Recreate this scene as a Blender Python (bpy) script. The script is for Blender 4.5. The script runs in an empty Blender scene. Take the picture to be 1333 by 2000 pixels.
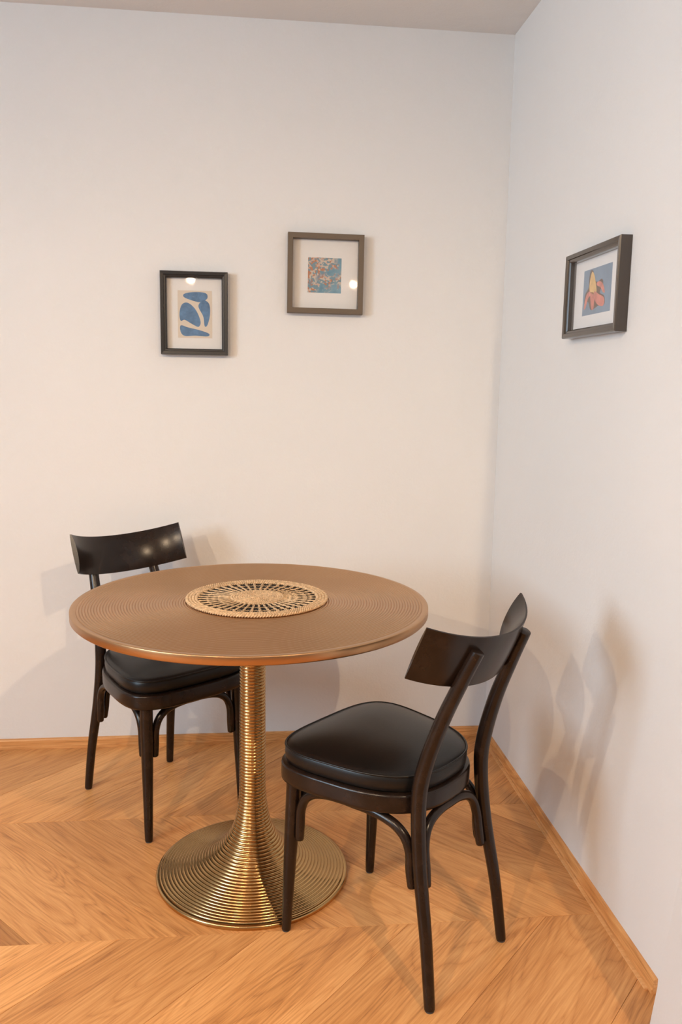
import bpy, bmesh, math, random
from mathutils import Vector, Matrix
random.seed(4)
scene = bpy.context.scene
col = scene.collection
pi, sin, cos = math.pi, math.sin, math.cos

# ------------------------------------------------------------------ camera
F_PX, PITCH, ROLL, CAM_H = 1610.92, 0.15035, 0.016582, 1.29457
cam_data = bpy.data.cameras.new('camera')
cam = bpy.data.objects.new('camera', cam_data)
col.objects.link(cam)
cam_data.sensor_fit = 'VERTICAL'
cam_data.sensor_height = 36.0
cam_data.sensor_width = 24.0
cam_data.lens = 36.0 * F_PX / 2000.0
cam_data.clip_start = 0.02
_w = Vector((0, cos(PITCH), -sin(PITCH)))
_u = Vector((0, sin(PITCH), cos(PITCH)))
_r = Vector((1, 0, 0))
_r2 = cos(ROLL) * _r + sin(ROLL) * _u
_u2 = -sin(ROLL) * _r + cos(ROLL) * _u
m = Matrix.Identity(4)
for i in range(3):
    m[i][0] = _r2[i]; m[i][1] = _u2[i]; m[i][2] = -_w[i]
m[2][3] = CAM_H
cam.matrix_world = m
scene.camera = cam

# ------------------------------------------------------------------ the room's own frame: u along the back wall (0 = corner), v out from the back wall
WY = 0.10901
CX, CY = 0.55729, 2.97131
DU = Vector((cos(WY), sin(WY), 0)); DV = Vector((sin(WY), -cos(WY), 0))
def P(u, v, z=0.0):
    return Vector((CX, CY, 0)) + DU * u + DV * v + Vector((0, 0, z))
ZC = 2.47
U_LEFT, U_FAR, V_REAR, V_END = -4.2, 1.7, 7.6, 1.95

# ------------------------------------------------------------------ sky, daylight, exposure
SKY = (0.63, 0.825, 1.0)
world = bpy.data.worlds.new('sky'); scene.world = world
world.use_nodes = True
world.node_tree.nodes['Background'].inputs[0].default_value = (*SKY, 1)
world.node_tree.nodes['Background'].inputs[1].default_value = 1.0
world.cycles.sampling_method = 'NONE'
scene.view_settings.view_transform = 'Standard'
scene.view_settings.look = 'None'
scene.view_settings.gamma = 1.0
scene.view_settings.use_curve_mapping = False
scene.view_settings.exposure = 0.22

WIN_Z = (1.10, 2.38)
WINDOWS_LEFT = [(1.7, 4.4, 172.0)]   # from, to, daylight power
WINDOWS_REAR = []
def area_light(name, loc, direction, sx, sy, power, colour):
    L = bpy.data.lights.new(name, 'AREA'); L.shape = 'RECTANGLE'; L.size = sx; L.size_y = sy
    L.energy = power; L.color = colour
    o = bpy.data.objects.new(name, L); col.objects.link(o)
    o.location = loc
    o.rotation_euler = Vector(direction).to_track_quat('-Z', 'Z').to_euler()
    return o
for a, b, pw in WINDOWS_LEFT:
    area_light('window_daylight', P(U_LEFT - 0.03, (a + b) / 2, sum(WIN_Z) / 2), DU, b - a - 0.1, WIN_Z[1] - WIN_Z[0] - 0.1, pw, SKY)
for a, b, pw in WINDOWS_REAR:
    area_light('window_daylight', P((a + b) / 2, V_REAR + 0.03, sum(WIN_Z) / 2), -DV, b - a - 0.1, WIN_Z[1] - WIN_Z[0] - 0.1, pw, SKY)
# warm ceiling downlights: world x, y, power
WARM = (1.0, 0.73, 0.47)
# aimed at a spot given in wall coordinates (u, v, z)
DOWNLIGHTS = [(-0.95, -0.38, 86.0, (-0.95, 1.1, 0.0)), (-2.10, -0.52, 82.0, (-0.75, 1.05, 0.0)), (0.86, -0.12, 82.0, (-0.9, 1.1, 0.0)),
              (-0.27, -3.45, 0.0, (-1.2, 2, 0.0)), (1.47, -3.28, 0.0, (-0.8, 2, 0.0))]

# ------------------------------------------------------------------ materials
def new_mat(name):
    mt = bpy.data.materials.new(name); mt.use_nodes = True
    nt = mt.node_tree
    return mt, nt, nt.nodes['Principled BSDF']
def N(nt, kind, **kw):
    n = nt.nodes.new(kind)
    for k, v in kw.items():
        if k.startswith('in_'): n.inputs[k[3:].replace('_', ' ')].default_value = v
        else: setattr(n, k, v)
    return n
def ramp(nt, fac, stops):
    r = nt.nodes.new('ShaderNodeValToRGB')
    el = r.color_ramp.elements
    el[0].position, el[0].color = stops[0][0], (*stops[0][1], 1)
    el[1].position, el[1].color = stops[-1][0], (*stops[-1][1], 1)
    for pos, c in stops[1:-1]:
        e = el.new(pos); e.color = (*c, 1)
    nt.links.new(fac, r.inputs[0]); return r
def mix(nt, a, b, fac, mode='MIX'):
    n = nt.nodes.new('ShaderNodeMix'); n.data_type = 'RGBA'; n.blend_type = mode
    for sock, v in ((n.inputs[0], fac), (n.inputs[6], a), (n.inputs[7], b)):
        if hasattr(v, 'is_linked'): nt.links.new(v, sock)
        elif isinstance(v, tuple): sock.default_value = (*v, 1)
        else: sock.default_value = v
    return n.outputs[2]
def simple(name, colour, rough=0.5, metal=0.0, coat=0.0, bump=None, spec=0.5, vary=0.0, vscale=20):
    mt, nt, b = new_mat(name)
    b.inputs['Base Color'].default_value = (*colour, 1)
    b.inputs['Roughness'].default_value = rough
    b.inputs['Metallic'].default_value = metal
    b.inputs['Coat Weight'].default_value = coat
    b.inputs['Specular IOR Level'].default_value = spec
    tc = N(nt, 'ShaderNodeTexCoord')
    if vary:
        nz = N(nt, 'ShaderNodeTexNoise', in_Scale=vscale, in_Detail=5.0)
        nt.links.new(tc.outputs['Object'], nz.inputs['Vector'])
        lo = tuple(max(0, c * (1 - vary)) for c in colour); hi = tuple(c * (1 + vary) for c in colour)
        r = ramp(nt, nz.outputs[0], [(0.3, lo), (0.7, hi)])
        nt.links.new(r.outputs[0], b.inputs['Base Color'])
    if bump:
        nz = N(nt, 'ShaderNodeTexNoise', in_Scale=bump[0], in_Detail=4.0)
        nt.links.new(tc.outputs['Object'], nz.inputs['Vector'])
        bp = N(nt, 'ShaderNodeBump', in_Strength=bump[1], in_Distance=bump[2])
        nt.links.new(nz.outputs[0], bp.inputs['Height'])
        nt.links.new(bp.outputs[0], b.inputs['Normal'])
    return mt

def plaster(name, colour):
    mt, nt, b = new_mat(name)
    tc = N(nt, 'ShaderNodeTexCoord')
    n1 = N(nt, 'ShaderNodeTexNoise', in_Scale=1.3, in_Detail=3.0)
    n2 = N(nt, 'ShaderNodeTexNoise', in_Scale=16.0, in_Detail=5.0)
    n3 = N(nt, 'ShaderNodeTexNoise', in_Scale=130.0, in_Detail=3.0)
    for n in (n1, n2, n3): nt.links.new(tc.outputs['Object'], n.inputs['Vector'])
    r = ramp(nt, n1.outputs[0], [(0.3, tuple(c * 0.975 for c in colour)), (0.7, colour)])
    nt.links.new(r.outputs[0], b.inputs['Base Color'])
    b.inputs['Roughness'].default_value = 0.75
    b.inputs['Specular IOR Level'].default_value = 0.25
    ad = N(nt, 'ShaderNodeMath', operation='MULTIPLY_ADD'); ad.inputs[1].default_value = 0.25
    nt.links.new(n3.outputs[0], ad.inputs[0]); nt.links.new(n2.outputs[0], ad.inputs[2])
    bp = N(nt, 'ShaderNodeBump', in_Strength=0.35, in_Distance=0.006)
    nt.links.new(ad.outputs[0], bp.inputs['Height']); nt.links.new(bp.outputs[0], b.inputs['Normal'])
    return mt
M_WALL = plaster('white_plaster', (0.785, 0.775, 0.760))
M_CEIL = plaster('ceiling_plaster', (0.80, 0.79, 0.775))

def wood(name, pale, mid, dark, rough=0.42, knots=True):
    mt, nt, b = new_mat(name); L = nt.links
    tc = N(nt, 'ShaderNodeTexCoord'); oi = N(nt, 'ShaderNodeObjectInfo')
    off = N(nt, 'ShaderNodeVectorMath', operation='MULTIPLY_ADD')
    cmb = N(nt, 'ShaderNodeCombineXYZ')
    for i in range(3): L.new(oi.outputs['Random'], cmb.inputs[i])
    L.new(cmb.outputs[0], off.inputs[0]); off.inputs[1].default_value = (37.0, 91.0, 13.0)
    L.new(tc.outputs['Object'], off.inputs[2])
    # cathedral figure: distance field stretched along the board, warped
    mp = N(nt, 'ShaderNodeMapping'); mp.inputs['Scale'].default_value = (0.9, 8.0, 8.0)
    L.new(off.outputs[0], mp.inputs[0])
    fig = N(nt, 'ShaderNodeTexNoise', in_Scale=1.0, in_Detail=2.0, in_Roughness=0.45, in_Distortion=0.5)
    L.new(mp.outputs[0], fig.inputs['Vector'])
    mul = N(nt, 'ShaderNodeMath', operation='MULTIPLY'); mul.inputs[1].default_value = 22.0
    L.new(fig.outputs[0], mul.inputs[0])
    fr = N(nt, 'ShaderNodeMath', operation='PINGPONG'); fr.inputs[1].default_value = 0.5
    L.new(mul.outputs[0], fr.inputs[0])
    frs = N(nt, 'ShaderNodeMath', operation='POWER'); frs.inputs[1].default_value = 0.45      # thin dark growth lines
    L.new(fr.outputs[0], frs.inputs[0])
    # fine pores
    mp2 = N(nt, 'ShaderNodeMapping'); mp2.inputs['Scale'].default_value = (11.0, 240.0, 240.0)
    L.new(off.outputs[0], mp2.inputs[0])
    por = N(nt, 'ShaderNodeTexNoise', in_Scale=1.0, in_Detail=4.0, in_Roughness=0.6)
    L.new(mp2.outputs[0], por.inputs['Vector'])
    # broad streaks
    mp3 = N(nt, 'ShaderNodeMapping'); mp3.inputs['Scale'].default_value = (0.8, 9.0, 9.0)
    L.new(off.outputs[0], mp3.inputs[0])
    st = N(nt, 'ShaderNodeTexNoise', in_Scale=1.0, in_Detail=3.0)
    L.new(mp3.outputs[0], st.inputs['Vector'])
    s1 = N(nt, 'ShaderNodeMath', operation='MULTIPLY_ADD'); s1.inputs[1].default_value = 0.21
    L.new(frs.outputs[0], s1.inputs[0])
    s2 = N(nt, 'ShaderNodeMath', operation='MULTIPLY_ADD'); s2.inputs[1].default_value = 0.48
    L.new(por.outputs[0], s2.inputs[0]); 
    s3 = N(nt, 'ShaderNodeMath', operation='MULTIPLY'); s3.inputs[1].default_value = 0.44
    L.new(st.outputs[0], s3.inputs[0]); L.new(s3.outputs[0], s2.inputs[2]); L.new(s2.outputs[0], s1.inputs[2])
    r = ramp(nt, s1.outputs[0], [(0.34, dark), (0.54, mid), (0.72, pale)])
    # board-to-board tint
    colr = mix(nt, r.outputs[0], oi.outputs['Color'], 1.0, 'MULTIPLY')
    if knots:
        mp4 = N(nt, 'ShaderNodeMapping'); mp4.inputs['Scale'].default_value = (2.0, 3.4, 3.4)
        L.new(off.outputs[0], mp4.inputs[0])
        vo = N(nt, 'ShaderNodeTexVoronoi', in_Scale=1.0); vo.distance = 'EUCLIDEAN'
        L.new(mp4.outputs[0], vo.inputs['Vector'])
        kr = ramp(nt, vo.outputs['Distance'], [(0.010, (1, 1, 1)), (0.05, (0, 0, 0))])
        colr = mix(nt, colr, tuple(c * 0.18 for c in dark), kr.outputs[0])
    L.new(colr, b.inputs['Base Color'])
    b.inputs['Roughness'].default_value = rough
    b.inputs['Specular IOR Level'].default_value = 0.35
    bp = N(nt, 'ShaderNodeBump', in_Strength=0.12, in_Distance=0.002)
    L.new(por.outputs[0], bp.inputs['Height']); L.new(bp.outputs[0], b.inputs['Normal'])
    return mt
OAK = ((0.80, 0.41, 0.155), (0.64, 0.290, 0.096), (0.36, 0.140, 0.042))
M_OAK = wood('oiled_oak', *OAK)
M_OAKTRIM = wood('oak_trim', *OAK, knots=False)
M_SUB = simple('floor_joint', (0.22, 0.10, 0.04), 0.8)
M_DARK = simple('dark_stained_beech', (0.0155, 0.0083, 0.0055), 0.25, spec=0.35, vary=0.35, vscale=30)
M_LEATHER = simple('black_leather', (0.0070, 0.0060, 0.0055), 0.36, bump=(260, 0.10, 0.001), spec=0.35)
M_GLIDE = simple('felt_glide', (0.06, 0.05, 0.045), 0.8)
M_BRASS = simple('ribbed_brass', (0.52, 0.34, 0.15), 0.22, metal=1.0, vary=0.10, vscale=6)
M_BRONZE = simple('brushed_bronze', (0.55, 0.325, 0.165), 0.34, metal=1.0, vary=0.05, vscale=5)
M_STRAW = simple('seagrass', (0.62, 0.42, 0.24), 0.8, vary=0.35, vscale=120)
M_STRAWDARK = simple('black_dyed_seagrass', (0.012, 0.010, 0.009), 0.85)
M_FRAME_BLACK = simple('black_frame_paint', (0.018, 0.017, 0.018), 0.36, coat=0.2)
M_FRAME_TAUPE = simple('taupe_frame_paint', (0.125, 0.090, 0.060), 0.45)
M_FRAME_BROWN = simple('bronze_brown_frame_paint', (0.055, 0.042, 0.033), 0.22, coat=0.4)
M_MAT = simple('white_mat_board', (0.82, 0.79, 0.75), 0.8)
M_MATCOOL = simple('cool_white_mat_board', (0.84, 0.84, 0.84), 0.8)
M_METAL = simple('white_lamp_metal', (0.7, 0.7, 0.7), 0.4)
M_WINFRAME = simple('white_window_paint', (0.75, 0.75, 0.74), 0.4)

def thin_glass():
    mt = bpy.data.materials.new('pane_glass'); mt.use_nodes = True
    nt = mt.node_tree; nt.nodes.clear()
    out = N(nt, 'ShaderNodeOutputMaterial'); tr = N(nt, 'ShaderNodeBsdfTransparent')
    gl = N(nt, 'ShaderNodeBsdfGlossy'); gl.inputs['Roughness'].default_value = 0.035
    lw = N(nt, 'ShaderNodeLayerWeight'); lw.inputs['Blend'].default_value = 0.5
    pw = N(nt, 'ShaderNodeMath', operation='POWER'); pw.inputs[1].default_value = 5.0
    nt.links.new(lw.outputs['Facing'], pw.inputs[0])
    fr = N(nt, 'ShaderNodeMath', operation='MULTIPLY_ADD'); fr.inputs[1].default_value = 0.9; fr.inputs[2].default_value = 0.04
    nt.links.new(pw.outputs[0], fr.inputs[0])
    mx = N(nt, 'ShaderNodeMixShader')
    nt.links.new(fr.outputs[0], mx.inputs[0]); nt.links.new(tr.outputs[0], mx.inputs[1]); nt.links.new(gl.outputs[0], mx.inputs[2])
    nt.links.new(mx.outputs[0], out.inputs[0]); return mt
M_GLASS = thin_glass()
def emitter(name, colour, strength):
    mt, nt, b = new_mat(name)
    b.inputs['Base Color'].default_value = (0.8, 0.8, 0.8, 1)
    b.inputs['Emission Color'].default_value = (*colour, 1); b.inputs['Emission Strength'].default_value = strength
    return mt
M_LAMP = emitter('lamp_lens', WARM, 120.0)
M_LAMP.cycles.emission_sampling = 'NONE'      # the bulb in each head carries the light

# ------------------------------------------------------------------ object helpers
def link(name, mesh, mat=None, parent=None):
    o = bpy.data.objects.new(name, mesh); col.objects.link(o)
    if mat and not mesh.materials: mesh.materials.append(mat)
    if parent: o.parent = parent
    return o
def tag(o, label=None, cat=None, group=None, kind=None):
    if label: o['label'] = label
    if cat: o['category'] = cat
    if group: o['group'] = group
    if kind: o['kind'] = kind
    return o
def empty(name, loc=(0, 0, 0), rz=0.0):
    o = bpy.data.objects.new(name, None); col.objects.link(o)
    o.location = loc; o.rotation_euler = (0, 0, rz); o.empty_display_size = 0.1
    return o
def mesh_from(name, verts, faces, smooth=False, angle=None):
    me = bpy.data.meshes.new(name); me.from_pydata([tuple(v) for v in verts], [], faces)
    bm = bmesh.new(); bm.from_mesh(me); bmesh.ops.recalc_face_normals(bm, faces=bm.faces); bm.to_mesh(me); bm.free()
    if smooth:
        for p in me.polygons: p.use_smooth = True
        if angle is not None: me.set_sharp_from_angle(angle=angle)
    me.update(); return me
BOXF = [(0, 1, 2, 3), (4, 7, 6, 5), (0, 4, 5, 1), (1, 5, 6, 2), (2, 6, 7, 3), (3, 7, 4, 0)]
def uvbox(u0, u1, v0, v1, z0, z1):
    return [P(u, v, z) for z in (z0, z1) for u, v in ((u0, v0), (u1, v0), (u1, v1), (u0, v1))]
def boxes_mesh(name, boxes):
    V, Fc = [], []
    for b in boxes:
        k = len(V); V += b; Fc += [tuple(i + k for i in f) for f in BOXF]
    return mesh_from(name, V, Fc)
def box_local(x0, x1, y0, y1, z0, z1):
    return [Vector((x, y, z)) for z in (z0, z1) for x, y in ((x0, y0), (x1, y0), (x1, y1), (x0, y1))]
def lathe(name, prof, seg=128, angle=None):
    V, Fc = [], []; n = len(prof)
    for i in range(seg):
        a = 2 * pi * i / seg
        for r, z in prof: V.append((r * cos(a), r * sin(a), z))
    for i in range(seg):
        j = (i + 1) % seg
        for k in range(n - 1): Fc.append((i * n + k, j * n + k, j * n + k + 1, i * n + k + 1))
    me = mesh_from(name, V, Fc)
    bm = bmesh.new(); bm.from_mesh(me); bmesh.ops.remove_doubles(bm, verts=bm.verts, dist=1e-6)
    bmesh.ops.recalc_face_normals(bm, faces=bm.faces); bm.to_mesh(me); bm.free()
    for p in me.polygons: p.use_smooth = True
    if angle is not None: me.set_sharp_from_angle(angle=angle)
    return me
def crom(pts, n):
    pts = [Vector(p) for p in pts]; out = []
    for i in range(len(pts) - 1):
        p0 = pts[max(i - 1, 0)]; p1 = pts[i]; p2 = pts[i + 1]; p3 = pts[min(i + 2, len(pts) - 1)]
        for k in range(n):
            t = k / n
            out.append(0.5 * ((2 * p1) + (p2 - p0) * t + (2 * p0 - 5 * p1 + 4 * p2 - p3) * t * t + (3 * p1 - p0 - 3 * p2 + p3) * t ** 3))
    out.append(pts[-1]); return out
def tube_geo(path, rad, seg=16, closed=False, up=Vector((0, 1, 0)), flat=1.0, cap_bevel=0.0):
    """path: list of Vectors; rad: list or float. Returns verts, faces."""
    n = len(path); V, Fc = [], []
    R = rad if isinstance(rad, (list, tuple)) else [rad] * n
    for i in range(n):
        a = path[(i - 1) % n] if (closed or i > 0) else path[i]
        b = path[(i + 1) % n] if (closed or i < n - 1) else path[i]
        t = (b - a).normalized()
        s = t.cross(up)
        if s.length < 1e-4: s = t.cross(Vector((1, 0, 0)))
        s.normalize(); w = s.cross(t).normalized()
        for k in range(seg):
            an = 2 * pi * k / seg
            V.append(path[i] + s * (R[i] * cos(an) * flat) + w * (R[i] * sin(an)))
    m_ = n if closed else n - 1
    for i in range(m_):
        j = (i + 1) % n
        for k in range(seg):
            l = (k + 1) % seg
            Fc.append((i * seg + k, i * seg + l, j * seg + l, j * seg + k))
    if not closed:
        Fc.append(tuple(range(seg))); Fc.append(tuple(range((n - 1) * seg, n * seg)))
    return V, Fc
def tube(name, path, rad, seg=16, closed=False, up=Vector((0, 1, 0)), flat=1.0, angle=0.9):
    V, Fc = tube_geo(path, rad, seg, closed, up, flat)
    return mesh_from(name, V, Fc, True, angle)
def lerp(a, b, t): return a + (b - a) * t
def radii(n, stops):
    out = []
    for i in range(n):
        t = i / (n - 1)
        for (t0, r0), (t1, r1) in zip(stops, stops[1:]):
            if t0 <= t <= t1 + 1e-9:
                out.append(lerp(r0, r1, (t - t0) / (t1 - t0))); break
    return out
def end_round(path, R, e=0.0025):
    """pull a small rounded edge into both tube ends"""
    a = (path[1] - path[0]).normalized(); b = (path[-2] - path[-1]).normalized()
    p2 = [path[0], path[0] + a * e * .5] + path[1:-1] + [path[-1] + b * e * .5, path[-1]]
    r2 = [R[0] - e, R[0] - e * .2] + R[1:-1] + [R[-1] - e * .2, R[-1] - e]
    return p2, r2

# ------------------------------------------------------------------ room shell
T = 0.12
def structure(name, mesh, mat, parent=None):
    o = link(name, mesh, mat, parent)
    if parent is None: o['kind'] = 'structure'
    return o
tag(structure('wall_back', boxes_mesh('wall_back', [uvbox(U_LEFT - T, T, -T, 0, 0, ZC)]), M_WALL), 'white plastered wall behind the table')
tag(structure('wall_right', boxes_mesh('wall_right', [uvbox(0, T, 0, V_END, 0, ZC)]), M_WALL), 'white plastered side wall beside the right chair')
def wall_with_openings(along, lo, hi, openings):
    z0, z1 = WIN_Z; b = []; mk = along
    edges = [lo] + [x for o in openings for x in o[:2]] + [hi]
    for i in range(0, len(edges), 2): b.append(mk(edges[i], edges[i + 1], 0, ZC))
    for a, c, _ in openings: b.append(mk(a, c, 0, z0)); b.append(mk(a, c, z1, ZC))
    return b
tag(structure('wall_left', boxes_mesh('wall_left', wall_with_openings(lambda a, b, z0, z1: uvbox(U_LEFT - T, U_LEFT, a, b, z0, z1), 0, V_REAR, WINDOWS_LEFT)), M_WALL), 'white plastered wall with windows')
tag(structure('wall_rear', boxes_mesh('wall_rear', wall_with_openings(lambda a, b, z0, z1: uvbox(a, b, V_REAR, V_REAR + T, z0, z1), U_LEFT - T, U_FAR + T, WINDOWS_REAR)), M_WALL), 'white plastered wall behind the camera')
tag(structure('wall_far_right', boxes_mesh('wall_far_right', [uvbox(U_FAR, U_FAR + T, V_END - T, V_REAR, 0, ZC), uvbox(T, U_FAR, V_END - T, V_END, 0, ZC)]), M_WALL), 'white plastered wall of the wider part of the room')
tag(structure('ceiling', boxes_mesh('ceiling', [uvbox(U_LEFT - T, U_FAR + T, -T, V_REAR + T, ZC, ZC + 0.1)]), M_CEIL), 'off white ceiling')
# splayed plaster pier that closes the near end of the right wall
def pier():
    base = [(0.03, 1.335), (-0.064, 1.452), (-0.10, 1.62), (-0.10, V_END), (0.03, V_END)]
    V, Fc = [], []
    levels = [0.0, 0.045, 0.25, 0.45, 0.9, 1.6, ZC]
    for z in levels:
        s = 0.15 * z
        k = min(1.0, max(0.0, 1 - 0.30 * z))
        for i, (u, v) in enumerate(base):
            vv = v if i > 2 else v + s
            uu = u if u > 0 else u * k
            V.append(P(uu, min(vv, V_END - 0.02 if i < 3 else V_END), z))
    nb = len(base)
    for l in range(len(levels) - 1):
        for i in range(nb):
            j = (i + 1) % nb
            Fc.append((l * nb + i, l * nb + j, (l + 1) * nb + j, (l + 1) * nb + i))
    Fc.append(tuple(range(nb))); Fc.append(tuple(range((len(levels) - 1) * nb, len(levels) * nb)))
    return mesh_from('pier', V, Fc)
tag(structure('trim_1', pier(), M_WALL), 'white plaster pier at the near end of the side wall')

# windows (left and behind the camera): frame bars, panes
wn = 1
def window(kind, a, b):
    global wn
    z0, z1 = WIN_Z; w = 0.05
    if kind == 'L': mk = lambda s0, s1, q0, q1, t0=-0.075, t1=-0.035: uvbox(U_LEFT + t0, U_LEFT + t1, s0, s1, q0, q1)
    else: mk = lambda s0, s1, q0, q1, t0=0.035, t1=0.075: uvbox(s0, s1, V_REAR + t0, V_REAR + t1, q0, q1)
    mid = (a + b) / 2
    o = structure('window_%d' % wn, boxes_mesh('win', [mk(a, a + w, z0, z1), mk(b - w, b, z0, z1), mk(a + w, b - w, z0, z0 + w), mk(a + w, b - w, z1 - w, z1), mk(mid - .03, mid + .03, z0 + w, z1 - w)]), M_WINFRAME)
    tag(o, 'white framed casement window lighting the room')
    wn += 1
    for s0, s1 in ((a + w, mid - .03), (mid + .03, b - w)):
        t = (-0.112, -0.108) if kind == 'L' else (0.108, 0.112)
        link('pane', boxes_mesh('pane', [mk(s0 - .01, s1 + .01, z0 + .04, z1 - .04, *t)]), M_GLASS, o)
for a, b, _ in WINDOWS_LEFT: window('L', a, b)
for a, b, _ in WINDOWS_REAR: window('R', a, b)

# floor: slab with chevron boards
floor = tag(structure('floor', boxes_mesh('floor', [uvbox(U_LEFT - T, U_FAR + T, -T, V_REAR + T, -0.10, -0.009)]), M_SUB), 'oiled oak chevron parquet floor')
BAND, PITCH_U, ANG = 0.556, 0.347, math.radians(46.5)
V0 = 1.080 - 2 * BAND
def clip(poly, axis, lim, keep_less):
    out = []
    for i in range(len(poly)):
        a, b = poly[i], poly[(i + 1) % len(poly)]
        ia = (a[axis] <= lim) == keep_less; ib = (b[axis] <= lim) == keep_less
        if ia: out.append(a)
        if ia != ib:
            t = (lim - a[axis]) / (b[axis] - a[axis])
            out.append((lerp(a[0], b[0], t), lerp(a[1], b[1], t)))
    return out
TINTS = {(2, -2): 1.02, (2, -1): 1.20, (2, 0): 0.98, (2, 1): 1.10, (2, 2): 1.00, (2, 3): 0.90, (1, -1): 0.74, (1, 0): 1.02, (1, 1): 0.92, (1, 2): 0.98, (1, 3): 0.95, (1, 4): 0.86, (0, -1): 1.04, (0, 0): 0.84}
def board(poly, direction, tint):
    cu = sum(p[0] for p in poly) / len(poly); cv = sum(p[1] for p in poly) / len(poly)
    c = P(cu, cv, 0)
    # local x runs along the board
    du, dv = direction; dirw = (DU * du + DV * dv).normalized()
    ang = math.atan2(dirw.y, dirw.x)
    rot = Matrix.Rotation(-ang, 3, 'Z')
    loc = [rot @ (P(u, v, 0) - c) for u, v in poly]
    n = len(loc); g = 0.0004; bev = 0.0009
    cen = Vector((0, 0, 0))
    def inset(d, z):
        out = []
        for i in range(n):
            a, b, e = loc[i - 1], loc[i], loc[(i + 1) % n]
            d1 = (b - a).normalized(); d2 = (e - b).normalized()
            n1 = Vector((-d1.y, d1.x, 0)); n2 = Vector((-d2.y, d2.x, 0))
            if n1.dot(cen - b) < 0: n1 = -n1
            if n2.dot(cen - b) < 0: n2 = -n2
            bis = n1 + n2; k = d / max(0.25, bis.dot(n1))
            q = b + bis * k; out.append(Vector((q.x, q.y, z)))
        return out
    V = inset(g, -0.009) + inset(g, -bev * .6) + inset(g + bev, 0.0)
    Fc = [tuple(range(n)), tuple(range(2 * n, 3 * n))]
    for l in range(2):
        for i in range(n):
            j = (i + 1) % n; Fc.append((l * n + i, l * n + j, (l + 1) * n + j, (l + 1) * n + i))
    o = link('floor_board', mesh_from('floor_board', V, Fc), M_OAK, floor)
    o.location = c; o.rotation_euler = (0, 0, ang)
    o.color = (tint, tint ** 1.12, tint ** 1.2, 1)
def poly_area(p):
    return abs(sum(p[i][0] * p[(i + 1) % len(p)][1] - p[(i + 1) % len(p)][0] * p[i][1] for i in range(len(p)))) / 2
nb = 0
for bi in range(7):
    v0 = V0 + bi * BAND; v1 = v0 + BAND
    up_right = (bi % 2 == 0)          # boards lean: far end to the right / to the left
    anchor = {0: -1.141, 1: -1.391, 2: -1.189}.get(bi, -1.0 - 0.11 * bi)
    if bi == 0: anchor_v = v1
    elif bi == 1: anchor_v = v1
    else: anchor_v = v0
    sh = BAND / math.tan(ANG)
    k0 = anchor - 12 * PITCH_U
    for k in range(26):
        ua = k0 + k * PITCH_U
        # edge position at v0 and v1
        sgn = 1 if up_right else -1
        if anchor_v == v1: e0, e1 = ua + sgn * sh, ua
        else: e0, e1 = ua, ua - sgn * sh
        poly = [(e0, v0), (e0 + PITCH_U, v0), (e1 + PITCH_U, v1), (e1, v1)]
        poly = clip(poly, 1, 0.002, False)
        if len(poly) < 3: continue
        ulim = -0.002 if v1 <= V_END + 0.3 else U_FAR
        poly = clip(poly, 0, ulim, True)
        if len(poly) < 3: continue
        poly = clip(poly, 0, U_LEFT + 0.9, False)
        if len(poly) < 3 or poly_area(poly) < 0.0012: continue
        board(poly, (e0 - e1, v0 - v1), TINTS.get((bi, k - 12), random.uniform(0.80, 1.12))); nb += 1

# rest of the floor, behind the camera and out of sight of it
V_B = V0 + 7 * BAND
rest = link('floor_field', boxes_mesh('floor_field', [uvbox(U_LEFT, U_FAR, V_B, V_REAR, -0.009, 0), uvbox(U_LEFT, U_LEFT + 0.9, 0, V_B, -0.009, 0)]), M_OAK, floor)

# skirting strips
def strip(name, p0, p1, inward, label):
    prof = [(0, 0), (0.0135, 0), (0.0135, 0.010), (0.0105, 0.012), (0.0095, 0.030), (0.007, 0.0345), (0.0, 0.036)]
    L = (p1 - p0).length; V = []
    ax = (p1 - p0).normalized(); ang = math.atan2(ax.y, ax.x)
    rot = Matrix.Rotation(-ang, 3, 'Z'); inn = rot @ inward
    for x in (0, L):
        for t, z in prof: V.append(Vector((x, 0, z)) + inn * t)
    n = len(prof)
    Fc = [(i, (i + 1) % n, n + (i + 1) % n, n + i) for i in range(n)] + [tuple(range(n)), tuple(range(n, 2 * n))]
    o = structure(name, mesh_from(name, V, Fc), M_OAKTRIM)
    o.location = p0; o.rotation_euler = (0, 0, ang); o['label'] = label
strip('baseboard_back', P(U_LEFT, 0.0), P(0, 0.0), DV, 'low oak skirting strip along the back wall')
strip('baseboard_right', P(0, 0.0135), P(0, 1.36), -DU, 'low oak skirting strip along the side wall')
M_OAKPALE = wood('pale_oak_trim', (0.86, 0.50, 0.23), (0.76, 0.41, 0.17), (0.60, 0.29, 0.11), knots=False)
link('shoe_strip', boxes_mesh('shoe_strip', [uvbox(-0.0215, -0.0136, 0.0137, 1.345, 0.0, 0.0045)]), M_OAKPALE)
sh_ = bpy.data.objects['shoe_strip']; sh_.parent = bpy.data.objects['baseboard_right']
sh_.matrix_parent_inverse = (Matrix.Translation(sh_.parent.location) @ Matrix.Rotation(sh_.parent.rotation_euler.z, 4, 'Z')).inverted()

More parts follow.
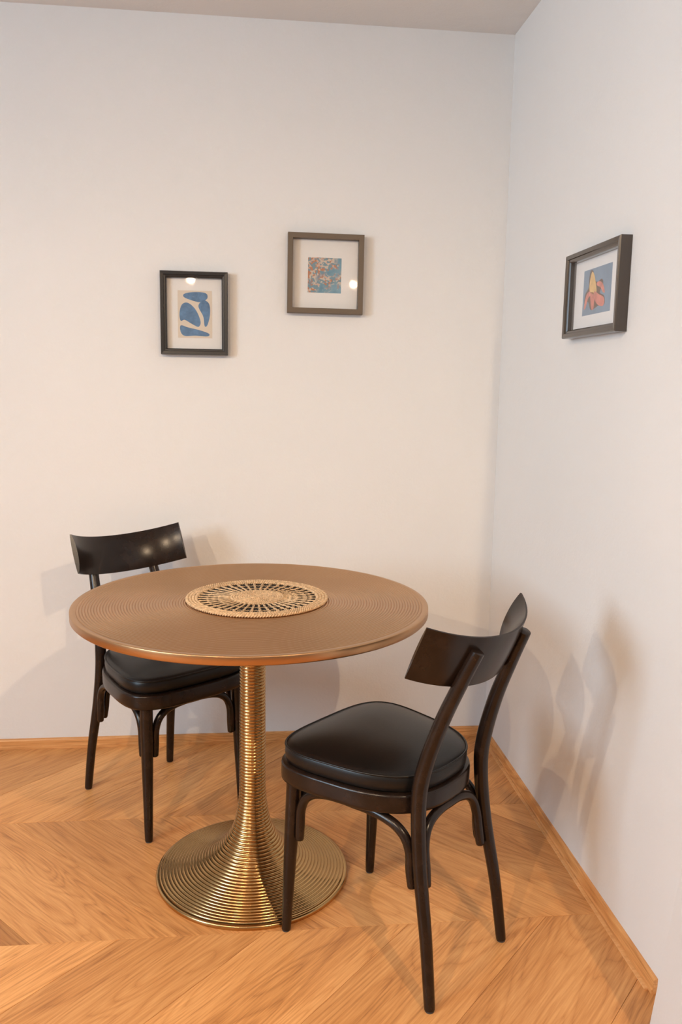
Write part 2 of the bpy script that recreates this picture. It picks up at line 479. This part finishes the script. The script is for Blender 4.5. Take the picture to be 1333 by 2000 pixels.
# ceiling spots (their reflections show in the picture glass)
SPOT_PLACE = ['above the camera', 'nearest the windows', 'beside the side wall', 'at the back of the room', 'in the wider part']
for i, (x, y, pw, aim) in enumerate(DOWNLIGHTS):
    e = empty('ceiling_spot', (x, y, ZC))
    tag(e, 'small white ceiling spotlight with warm light ' + SPOT_PLACE[i], 'lamp', 'ceiling spots outside the picture')
    link('ceiling_rose', lathe('rose', [(0.0, 0.0), (0.045, 0.0), (0.045, -0.012), (0.040, -0.016), (0.0, -0.016)], 32, .7), M_METAL, e)
    head = Vector((0, 0, -0.060))
    dirv = (P(*aim) - Vector((x, y, ZC)) - head).normalized()
    q = dirv.to_track_quat('-Z', 'Y')
    V, Fc = tube_geo([Vector((0, 0, -0.015)), head], 0.007, 12, False, Vector((1, 0, 0)))
    link('stem', mesh_from('stem', V, Fc, True, .7), M_METAL, e)
    h = link('spot_head', lathe('head', [(0.0, 0.040), (0.022, 0.038), (0.034, 0.020), (0.036, -0.040), (0.033, -0.040), (0.033, -0.034), (0.0, -0.034)], 32, .7), M_METAL, e)
    h.location = head; h.rotation_mode = 'QUATERNION'; h.rotation_quaternion = q
    l = link('lens', lathe('lens', [(0.0, -0.0365), (0.031, -0.0365)], 32), M_LAMP, e)
    l.location = head; l.rotation_mode = 'QUATERNION'; l.rotation_quaternion = q
    if not pw: continue            # dimmed ones at the back: only their glowing lens
    L = bpy.data.lights.new('spot_bulb', 'SPOT'); L.energy = pw; L.color = WARM
    L.spot_size = math.radians(107); L.spot_blend = 1.0; L.shadow_soft_size = 0.014
    lo = bpy.data.objects.new('spot_bulb', L); col.objects.link(lo); lo.parent = e
    lo.location = head + dirv * 0.062; lo.rotation_mode = 'QUATERNION'; lo.rotation_quaternion = q

# ------------------------------------------------------------------ pedestal table
TX, TY = -0.2231, 2.0587
table = tag(empty('pedestal_table', (TX, TY, 0)), 'round bronze table with grooved top and ribbed brass trumpet base', 'table')
R_T, Z_T, TH = 0.4488, 0.750, 0.021
prof = [(0.0, Z_T - 0.0006)]
pit = 0.0070
ng = int(0.430 / pit)
for k in range(ng):
    r0 = 0.006 + k * pit
    prof += [(r0, Z_T - 0.0020), (r0 + pit * .22, Z_T - 0.0002), (r0 + pit * .5, Z_T), (r0 + pit * .78, Z_T - 0.0002)]
prof += [(0.006 + ng * pit, Z_T - 0.0020), (0.006 + (ng + .4) * pit, Z_T), (R_T - 0.0016, Z_T), (R_T - 0.0004, Z_T - 0.0005), (R_T, Z_T - 0.0016),
         (R_T, Z_T - TH + 0.003), (R_T - 0.003, Z_T - TH), (0.08, Z_T - TH), (0.0, Z_T - TH)]
link('tabletop', lathe('tabletop', prof, 200, 0.9), M_BRONZE, table)
# trumpet: ribs along a flared centre line (radius, height)
flare = crom([(0.0315, 0.722, 0), (0.0310, 0.55, 0), (0.0312, 0.40, 0), (0.0315, 0.30, 0), (0.0325, 0.235, 0), (0.0375, 0.185, 0), (0.0510, 0.130, 0),
              (0.0790, 0.085, 0), (0.115, 0.056, 0), (0.160, 0.035, 0), (0.205, 0.022, 0), (0.246, 0.0135, 0)], 40)
acc = [0.0]
for a, b in zip(flare, flare[1:]): acc.append(acc[-1] + (b - a).length)
rp = 0.0088
nr = int(acc[-1] / rp); rp = acc[-1] / nr
def at_len(s):
    for i in range(len(acc) - 1):
        if acc[i] <= s <= acc[i + 1]:
            t = (s - acc[i]) / max(1e-9, acc[i + 1] - acc[i]); return flare[i].lerp(flare[i + 1], t), (flare[i + 1] - flare[i]).normalized()
    return flare[-1], (flare[-1] - flare[-2]).normalized()
prof = []
for k in range(nr):
    for q in range(8):
        ph = q / 8
        pt, tg = at_len((k + ph) * rp)
        nrm = Vector((-tg.y, tg.x, 0))
        h = 0.0030 * math.sqrt(max(0, 1 - (2 * ph - 1) ** 2))
        prof.append((pt.x + nrm.x * h, pt.y + nrm.y * h))
prof.append((flare[-1].x, flare[-1].y))
link('ribbed_column', lathe('ribbed_column', prof, 160), M_BRASS, table)
link('base_rim', lathe('base_rim', [(0.2455, 0.0125), (0.250, 0.0130), (0.2540, 0.0115), (0.2556, 0.0085), (0.2550, 0.003), (0.2535, 0.0), (0.0, 0.0)], 160, 0.9), M_BRASS, table)
link('mounting_plate', lathe('mounting_plate', [(0.0, Z_T - TH), (0.11, Z_T - TH), (0.11, Z_T - TH - 0.006), (0.0, Z_T - TH - 0.006)], 64, 0.7), M_BRASS, table)

# ------------------------------------------------------------------ woven mat on the table
MX, MY, MR = -0.213, 2.073, 0.180
zt = Z_T
mat_o = tag(empty('woven_placemat', (MX, MY, zt)), 'round tan and black woven seagrass placemat on the table', 'placemat')
link('backing', lathe('backing', [(0.0, 0.0004), (0.166, 0.0004), (0.166, 0.0022), (0.0, 0.0022)], 96), M_STRAWDARK, mat_o)
def ring_rope(r, rad, z, strands=2, turns=30, seg=6, steps=None):
    V, Fc = [], []
    n = steps or turns * 6
    for s in range(strands):
        path = []
        for i in range(n):
            a = 2 * pi * i / n; ph = turns * a + 2 * pi * s / strands
            rr = r + rad * .62 * cos(ph); path.append(Vector((rr * cos(a), rr * sin(a), z + rad * .55 * sin(ph))))
        v, f = tube_geo(path, rad * .62, seg, True, Vector((0, 0, 1)))
        k = len(V); V += v; Fc += [tuple(i + k for i in q) for q in f]
    return V, Fc
def joined(name, parts):
    V, Fc = [], []
    for v, f in parts:
        k = len(V); V += v; Fc += [tuple(i + k for i in q) for q in f]
    return mesh_from(name, V, Fc, True)
link('coiled_centre', joined('coil', [ring_rope(0.004 + 0.0062 * k, 0.0034, 0.0042, 2, max(4, int(2 * pi * (0.004 + 0.0062 * k) / 0.011)), 5) for k in range(11)]), M_STRAW, mat_o)
parts = [ring_rope(0.1560 + 0.0075 * k, 0.0040, 0.0045, 2, 80, 5, 480) for k in range(4)]
link('braided_rim', joined('rim', parts), M_STRAW, mat_o)
parts = []
NS = 40
for i in range(NS):
    a0 = 2 * pi * i / NS
    for q, da in ((0, -0.011), (1, 0.011)):
        path = []
        for k in range(11):
            r = lerp(0.068, 0.156, k / 10); w = da + 0.022 * (1 if (k + q) % 2 else -1) * (0.085 / r) * 0.55
            path.append(Vector((r * cos(a0 + w), r * sin(a0 + w), 0.0036 + 0.0010 * ((k + q) % 2))))
        parts.append(tube_geo(path, 0.0016, 5, False, Vector((0, 0, 1))))
sp = link('spokes', joined('spokes', parts), M_STRAW, mat_o); sp['kind'] = 'stuff'
parts = []
for rr in (0.098, 0.127):
    n = NS * 4
    path = [Vector(((rr + 0.0022 * (1 if i % 2 else -1)) * cos(2 * pi * i / n), (rr + 0.0022 * (1 if i % 2 else -1)) * sin(2 * pi * i / n), 0.0032)) for i in range(n)]
    parts.append(tube_geo(path, 0.0010, 5, True, Vector((0, 0, 1))))
link('cross_strands', joined('cross', parts), M_STRAW, mat_o)

# ------------------------------------------------------------------ bentwood chair
def outline(s, n=84, grow=0.0):
    """seat plan: squarer at the front, rounder and narrower at the back"""
    out = []
    for i in range(n):
        a = 2 * pi * i / n; e = 2 / (3.7 if sin(a) > 0 else 2.8)
        x = math.copysign(abs(cos(a)) ** e, cos(a)); y = math.copysign(abs(sin(a)) ** e, sin(a))
        out.append((x * (0.190 + grow + 0.030 * y) * s, 0.045 + (0.195 + grow) * y * s))
    return out
def stack(name, levels, close_top=True, close_bot=True, angle=0.8):
    V, Fc = [], []; n = len(levels[0][0])
    for ol, z in levels: V += [(x, y, z) for x, y in ol]
    for l in range(len(levels) - 1):
        for i in range(n):
            j = (i + 1) % n; Fc.append((l * n + i, l * n + j, (l + 1) * n + j, (l + 1) * n + i))
    if close_bot: Fc.append(tuple(range(n)))
    if close_top: Fc.append(tuple(range((len(levels) - 1) * n, len(levels) * n)))
    return mesh_from(name, V, Fc, True, angle)
Z0, Z1 = 0.397, 0.440
def seat_ring_mesh():
    lv = [(outline(1, grow=-0.022), Z0 + .002), (outline(1, grow=-0.004), Z0), (outline(1, grow=-0.0005), Z0 + .003), (outline(1), Z0 + .010), (outline(1), Z1 - .006), (outline(1, grow=-0.001), Z1 - .002), (outline(1, grow=-0.004), Z1), (outline(1, grow=-0.03), Z1)]
    return stack('seat_ring', lv, True, True, 0.9)
def cushion_mesh():
    g = -0.008
    lv = [(outline(1, grow=g - .006), Z1), (outline(1, grow=g - .001), Z1 + .006), (outline(1, grow=g + .001), Z1 + .020), (outline(1, grow=g), Z1 + .034), (outline(1, grow=g - .004), Z1 + .040)]
    for k in range(1, 15):
        t = k / 15
        lv.append((outline(1 - t, grow=(g - .005)), Z1 + .040 + 0.022 * (1 - (1 - t) ** 3.2)))
    lv.append((outline(0.015), Z1 + .062))
    return stack('cushion', lv, True, True, 1.2)
def piping_mesh():
    path = [Vector((x, y, Z1 + .0385)) for x, y in outline(1, grow=-0.0085)]
    return tube('piping', path, 0.0026, 8, True, Vector((0, 0, 1)))
POST = [(.150, -.205, .003), (.143, -.185, .15), (.133, -.157, .30), (.126, -.1445, .42), (.122, -.150, .50), (.113, -.181, .61), (.104, -.221, .71), (.0965, -.2535, .783)]
def post_mesh(s):
    path = crom([(x * s, y, z) for x, y, z in POST], 7)
    R = radii(len(path), [(0, .0118), (.25, .0150), (.5, .0172), (.6, .0172), (.8, .0155), (1, .0142)])
    path, R = end_round(path, R, .0018)
    return tube('rear_leg', path, R, 18, False, Vector((1, 0, 0)))
FL_TOP, FL_FOOT = (.1535, .187, Z0 + .004), (.162, .203, .003)
def front_mesh(s):
    path = crom([(s * lerp(FL_FOOT[0], FL_TOP[0], t), lerp(FL_FOOT[1], FL_TOP[1], t), lerp(FL_FOOT[2], FL_TOP[2], t)) for t in (0, .33, .66, 1)], 5)
    R = radii(len(path), [(0, .0112), (.6, .0165), (1, .0185)])
    path, R = end_round(path, R, .0015)
    return tube('front_leg', path, R, 18, False, Vector((1, 0, 0)))
def glide_mesh(x, y, r):
    V, Fc = tube_geo([Vector((x, y, 0)), Vector((x, y, .0035))], r, 14, False, Vector((1, 0, 0)))
    return mesh_from('glide', V, Fc, True, .7)
def brace_pts(S0, S1, e0, e1, lo=0.245, top=0.3865):
    """S0,S1 positions of the two foot ends along the span; profile as (s, z)."""
    pts = []
    mid = (S0 + S1) / 2
    def half(S, e):
        h = S - mid
        return [(S + e, lo), (S, lo + .040), (mid + h * .985, lo + .078), (mid + h * .90, lo + .108), (mid + h * .74, lo + .127), (mid + h * .52, lo + .137), (mid + h * .25, top)]
    a = half(S0, e0); b = half(S1, e1)
    return a + [(mid, top)] + b[::-1]
def brace_mesh(pts3, up):
    path = crom(pts3, 5)
    R = radii(len(path), [(0, .0105), (.06, .0112), (.94, .0112), (1, .0105)])
    path, R = end_round(path, R, .003)
    return tube('brace', path, R, 14, False, up)
def lat(z):   # front leg / rear post position at a height
    t = (z - FL_FOOT[2]) / (FL_TOP[2] - FL_FOOT[2])
    return lerp(FL_FOOT[0], FL_TOP[0], t), lerp(FL_FOOT[1], FL_TOP[1], t)
def post_at(z):
    for a, b in zip(POST, POST[1:]):
        if a[2] <= z <= b[2]:
            t = (z - a[2]) / (b[2] - a[2]); return lerp(a[0], b[0], t), lerp(a[1], b[1], t)
def side_brace(s):
    fx, fy = lat(.28); px, py = post_at(.28)
    S0, S1 = fy - .0265, py + .0265
    return brace_mesh([(s * lerp(fx, px, (S0 - y) / (S0 - S1)), y, z) for y, z in brace_pts(S0, S1, .002, -.006)], Vector((1, 0, 0)))
def front_brace():
    fx, fy = lat(.28); S = fx - .0265
    return brace_mesh([(x, fy - .001, z) for x, z in brace_pts(-S, S, -.002, .002)], Vector((0, 1, 0)))
def rear_brace():
    px, py = post_at(.28); S = px - .0265
    return brace_mesh([(x, lerp(py, -.140, max(0, (z - .245) / .14)), z) for x, z in brace_pts(-S, S, -.003, .003)], Vector((0, 1, 0)))
def backrest_mesh():
    Rr, half, lean = 0.250, 0.0615, math.atan(0.43)
    cz, cy_ = 0.7560, -0.2290              # board centre line at the back posts (x = 0.1)
    na, nh = 40, 14
    amax = math.asin(0.1895 / Rr); a_post = math.asin(0.100 / Rr)
    V, Fc, ring = [], [], []
    # cross-section: front convex, back slightly convex; (height fraction, offset towards the sitter)
    for k in range(nh + 1):
        h = -1 + 2 * k / nh; ring.append((h, 0.0030 + 0.0085 * (1 - abs(h) ** 2.2)))
    for k in range(nh + 1):
        h = 1 - 2 * k / nh; ring.append((h, -0.0010 - 0.0025 * (1 - abs(h) ** 2.4)))
    n = len(ring)
    fwd = Vector((0, cos(lean), sin(lean))); upv = Vector((0, -sin(lean), cos(lean)))
    for i in range(na + 1):
        a = lerp(-amax, amax, i / na)
        for h, o in ring:
            r = Rr - o
            q = Rr * cos(a_post) - r * cos(a)
            V.append(Vector((r * sin(a), cy_, cz)) + fwd * q + upv * (half * h))
    for i in range(na):
        for k in range(n):
            l = (k + 1) % n; Fc.append((i * n + k, i * n + l, (i + 1) * n + l, (i + 1) * n + k))
    Fc.append(tuple(range(n))); Fc.append(tuple(range(na * n, (na + 1) * n)))
    return mesh_from('backrest', V, Fc, True, 0.8)
def make_chair(loc, yaw_deg, label):
    c = tag(empty('bentwood_chair', loc, math.radians(yaw_deg - 90)), label, 'chair', 'dark bentwood chairs at the table')
    link('seat_ring', seat_ring_mesh(), M_DARK, c)
    cu = link('seat_cushion', cushion_mesh(), M_LEATHER, c)
    link('piping', piping_mesh(), M_LEATHER, cu)
    cu['label'] = 'black leather seat cushion'
    for s in (-1, 1):
        f = link('leg', front_mesh(s), M_DARK, c); link('glide', glide_mesh(s * FL_FOOT[0], FL_FOOT[1], .0095), M_GLIDE, f)
    for s in (-1, 1):
        f = link('leg', post_mesh(s), M_DARK, c); link('glide', glide_mesh(s * POST[0][0], POST[0][1], .0098), M_GLIDE, f)
        f['label'] = 'curved rear leg rising into the back post'
    for mh in (side_brace(-1), side_brace(1), front_brace(), rear_brace()): link('brace', mh, M_DARK, c)
    link('backrest', backrest_mesh(), M_DARK, c)
    return c
chair = make_chair((0.144, 1.806, 0), 139.8, 'dark bentwood chair in front, seen from behind, nearest the side wall')
def copy_chair(src, loc, yaw_deg, label):
    def cp(o, parent):
        n = o.copy(); col.objects.link(n)
        if parent: n.parent = parent
        for ch in o.children: cp(ch, n)
        return n
    r = cp(src, None); r.location = loc; r.rotation_euler = (0, 0, math.radians(yaw_deg - 90)); r['label'] = label
    return r
copy_chair(chair, (-0.552, 2.449, 0), -47.4, 'dark bentwood chair behind the table, its glossy backrest facing the camera')

# ------------------------------------------------------------------ framed pictures
def bar_mesh(L, w, depth, groove):
    """one mitred frame bar along local x, outer edge at y=0, inner at y=w, z out of the wall"""
    if groove: prof = [(0, 0), (0, depth - .003), (.002, depth), (w * .55, depth - .001), (w * .62, depth - .004), (w * .86, depth - .005), (w, depth - .008), (w, 0)]
    else: prof = [(0, 0), (0, depth - .001), (.001, depth), (w - .001, depth), (w, depth - .001), (w, 0)]
    V, n = [], len(prof)
    for y, z in prof: V.append((-L / 2 + y, y, z))
    for y, z in prof: V.append((L / 2 - y, y, z))
    Fc = [(i, (i + 1) % n, n + (i + 1) % n, n + i) for i in range(n)] + [tuple(range(n)), tuple(range(n, 2 * n))]
    return mesh_from('frame_bar', V, Fc)
def rect(x0, x1, y0, y1, z0, z1): return boxes_mesh('rect', [box_local(x0, x1, y0, y1, z0, z1)])
def picture(centre, inward, W_, H_, bar, depth, mats, art_w, art_h, art_dx, art_dy, print_fn, label, groove=False, roll=0.0):
    e = empty('framed_picture', centre)
    # local x = to the right seen from the room, y = up, z = out of the wall
    z = inward.normalized(); y = Vector((0, 0, 1)); x = y.cross(z)
    m3 = Matrix((x, y, z)).transposed() @ Matrix.Rotation(roll, 3, 'Z')
    e.rotation_euler = m3.to_euler()
    tag(e, label, 'picture', 'small framed prints on the walls')
    for L, ang, off in ((W_, 0, (0, -H_ / 2)), (W_, pi, (0, H_ / 2)), (H_, pi / 2, (W_ / 2, 0)), (H_, -pi / 2, (-W_ / 2, 0))):
        o = link('frame_bar', bar_mesh(L, bar, depth, groove), mats[0], e); o.location = (off[0], off[1], 0.001); o.rotation_euler = (0, 0, ang)
    iw, ih = W_ / 2 - bar, H_ / 2 - bar
    link('backing_board', rect(-iw + .0005, iw - .0005, -ih + .0005, ih - .0005, .002, .0055), mats[0], e)
    link('mat_board', rect(-iw + .0005, iw - .0005, -ih + .0005, ih - .0005, .0055, .0075), mats[1], e)
    pr = link('print', rect(art_dx - art_w / 2, art_dx + art_w / 2, art_dy - art_h / 2, art_dy + art_h / 2, .0075, .0080), None, e)
    print_fn(pr, art_dx, art_dy, art_w, art_h)
    gz = depth - .012
    link('glass', rect(-iw + .0006, iw - .0006, -ih + .0006, ih - .0006, gz, gz + .0015), M_GLASS, e)
    return e
def shape(parent, name, pts, mat, z):
    """flat printed shape (paper-thin ink layer) on the print"""
    n = len(pts); V = [(x, y, z) for x, y in pts] + [(x, y, z + .0002) for x, y in pts]
    Fc = [tuple(range(n)), tuple(range(n, 2 * n))] + [(i, (i + 1) % n, n + (i + 1) % n, n + i) for i in range(n)]
    return link(name, mesh_from(name, V, Fc), mat, parent)
def smooth_closed(pts, n=6):
    k = len(pts); out = []
    P_ = [Vector((x, y, 0)) for x, y in pts]
    for i in range(k):
        p0, p1, p2, p3 = P_[i - 1], P_[i], P_[(i + 1) % k], P_[(i + 2) % k]
        for j in range(n):
            t = j / n
            q = 0.5 * ((2 * p1) + (p2 - p0) * t + (2 * p0 - 5 * p1 + 4 * p2 - p3) * t * t + (3 * p1 - p0 - 3 * p2 + p3) * t ** 3)
            out.append((q.x, q.y))
    return out
M_PAPER = simple('cream_paper', (0.72, 0.62, 0.50), 0.85)
M_INK_BLUE = simple('blue_gouache', (0.115, 0.215, 0.360), 0.8, vary=0.25, vscale=60)
def print_blue(o, dx, dy, w, h):
    o.data.materials.append(M_PAPER)
    # plain abstract stand-in: rounded blue pebble shapes
    def put(pts, nm='blue_shape'):
        shape(o, nm, smooth_closed([(dx + (x - .5) * w, dy + (y - .5) * h) for x, y in pts]), M_INK_BLUE, .0080)
    put([(.20, .93), (.50, .97), (.82, .95), (.86, .84), (.66, .76), (.38, .80), (.18, .86)])
    put([(.05, .52), (.12, .70), (.30, .74), (.52, .60), (.66, .36), (.60, .24), (.40, .30), (.20, .38), (.08, .36)])
    put([(.60, .68), (.76, .80), (.92, .72), (.94, .50), (.86, .28), (.78, .26), (.74, .46)])
    put([(.08, .26), (.30, .22), (.62, .17), (.90, .10), (.86, .04), (.50, .05), (.20, .04), (.08, .12)])
def print_dabs(o, dx, dy, w, h):
    mt, nt, b = new_mat('dabbed_print'); L = nt.links
    tc = N(nt, 'ShaderNodeTexCoord')
    v = N(nt, 'ShaderNodeTexVoronoi', in_Scale=165.0); L.new(tc.outputs['Object'], v.inputs['Vector'])
    nz = N(nt, 'ShaderNodeTexNoise', in_Scale=26.0, in_Detail=3.0); L.new(tc.outputs['Object'], nz.inputs['Vector'])
    sep = N(nt, 'ShaderNodeSeparateXYZ'); L.new(tc.outputs['Object'], sep.inputs[0])
    # more dabs towards the left and the top, open water blue lower right
    ma = N(nt, 'ShaderNodeMath', operation='MULTIPLY_ADD'); ma.inputs[1].default_value = -3.2; L.new(sep.outputs[0], ma.inputs[0]); L.new(nz.outputs[0], ma.inputs[2])
    mb = N(nt, 'ShaderNodeMath', operation='MULTIPLY_ADD'); mb.inputs[1].default_value = 1.5; L.new(sep.outputs[1], mb.inputs[0]); L.new(ma.outputs[0], mb.inputs[2])
    msk = ramp(nt, mb.outputs[0], [(0.40, (0, 0, 0)), (0.50, (1, 1, 1))])
    blue = ramp(nt, nz.outputs[0], [(0.3, (0.13, 0.27, 0.36)), (0.7, (0.28, 0.43, 0.50))])
    sc = N(nt, 'ShaderNodeSeparateColor'); L.new(v.outputs['Color'], sc.inputs[0])
    dab = ramp(nt, sc.outputs[0], [(0.0, (0.20, 0.31, 0.36)), (0.35, (0.20, 0.30, 0.34)), (0.4, (0.50, 0.22, 0.12)), (0.6, (0.62, 0.42, 0.32)), (0.75, (0.62, 0.52, 0.42)), (1.0, (0.24, 0.20, 0.15))])
    dab.color_ramp.interpolation = 'CONSTANT'
    L.new(mix(nt, blue.outputs[0], dab.outputs[0], msk.outputs[0]), b.inputs['Base Color']); b.inputs['Roughness'].default_value = 0.8
    o.data.materials.append(mt)
M_BG_BLUE = simple('print_grey_blue', (0.22, 0.31, 0.42), 0.8, vary=0.12, vscale=25)
M_FRUIT = simple('print_fruit_yellow', (0.78, 0.52, 0.22), 0.8, vary=0.15, vscale=60)
M_PEEL = simple('print_peel_coral', (0.66, 0.24, 0.19), 0.8, vary=0.25, vscale=60)
M_SHADE = simple('print_outline_brown', (0.16, 0.11, 0.085), 0.8)
def print_fruit(o, dx, dy, w, h):
    o.data.materials.append(M_BG_BLUE)
    def put(nm, pts, mat, z): shape(o, nm, smooth_closed([(dx + (x - .5) * w, dy + (y - .5) * h) for x, y in pts]), mat, z)
    put('brown_shape', [(.24, .96), (.20, .76), (.20, .60), (.08, .46), (.08, .22), (.20, .30), (.30, .12), (.40, .10), (.60, .16), (.80, .16), (.78, .34), (.62, .44), (.72, .62), (.66, .72), (.52, .68), (.40, .76), (.34, .94)], M_SHADE, .0080)
    put('yellow_shape', [(.30, .93), (.24, .74), (.25, .52), (.42, .42), (.50, .48), (.46, .66), (.38, .86)], M_FRUIT, .0083)
    put('coral_shape', [(.26, .52), (.14, .46), (.08, .28), (.07, .14), (.13, .18), (.20, .36), (.27, .42)], M_PEEL, .0083)
    put('coral_shape', [(.28, .48), (.30, .30), (.36, .10), (.43, .13), (.44, .32), (.40, .46)], M_PEEL, .0083)
    put('coral_shape', [(.42, .48), (.46, .30), (.58, .18), (.74, .13), (.80, .20), (.76, .32), (.60, .40), (.50, .46)], M_PEEL, .0084)
    put('coral_shape', [(.50, .66), (.60, .68), (.72, .60), (.80, .42), (.74, .42), (.64, .54), (.52, .60)], M_PEEL, .0084)
picture(P(-1.0695, 0.0, 1.5305), DV, 0.2230, 0.2725, 0.0200, 0.030, (M_FRAME_BLACK, M_MAT), 0.114, 0.156, 0.0015, -0.002, print_blue,
        'small black framed picture of blue shapes on cream paper, leftmost on the back wall', True, 0.0)
picture(P(-0.6290, 0.0, 1.6720), DV, 0.2575, 0.2625, 0.0175, 0.030, (M_FRAME_TAUPE, M_MAT), 0.114, 0.116, -0.002, -0.003, print_dabs,
        'nearly square taupe framed picture with a blossom dabbed blue print', False, -0.006)
picture(P(0.0, 0.826, 1.5445), -DU, 0.336, 0.2195, 0.0215, 0.030, (M_FRAME_BROWN, M_MATCOOL), 0.172, 0.115, -0.003, 0.003, print_fruit,
        'dark framed picture of a peeled coral and yellow fruit on the side wall', True, 0.0)
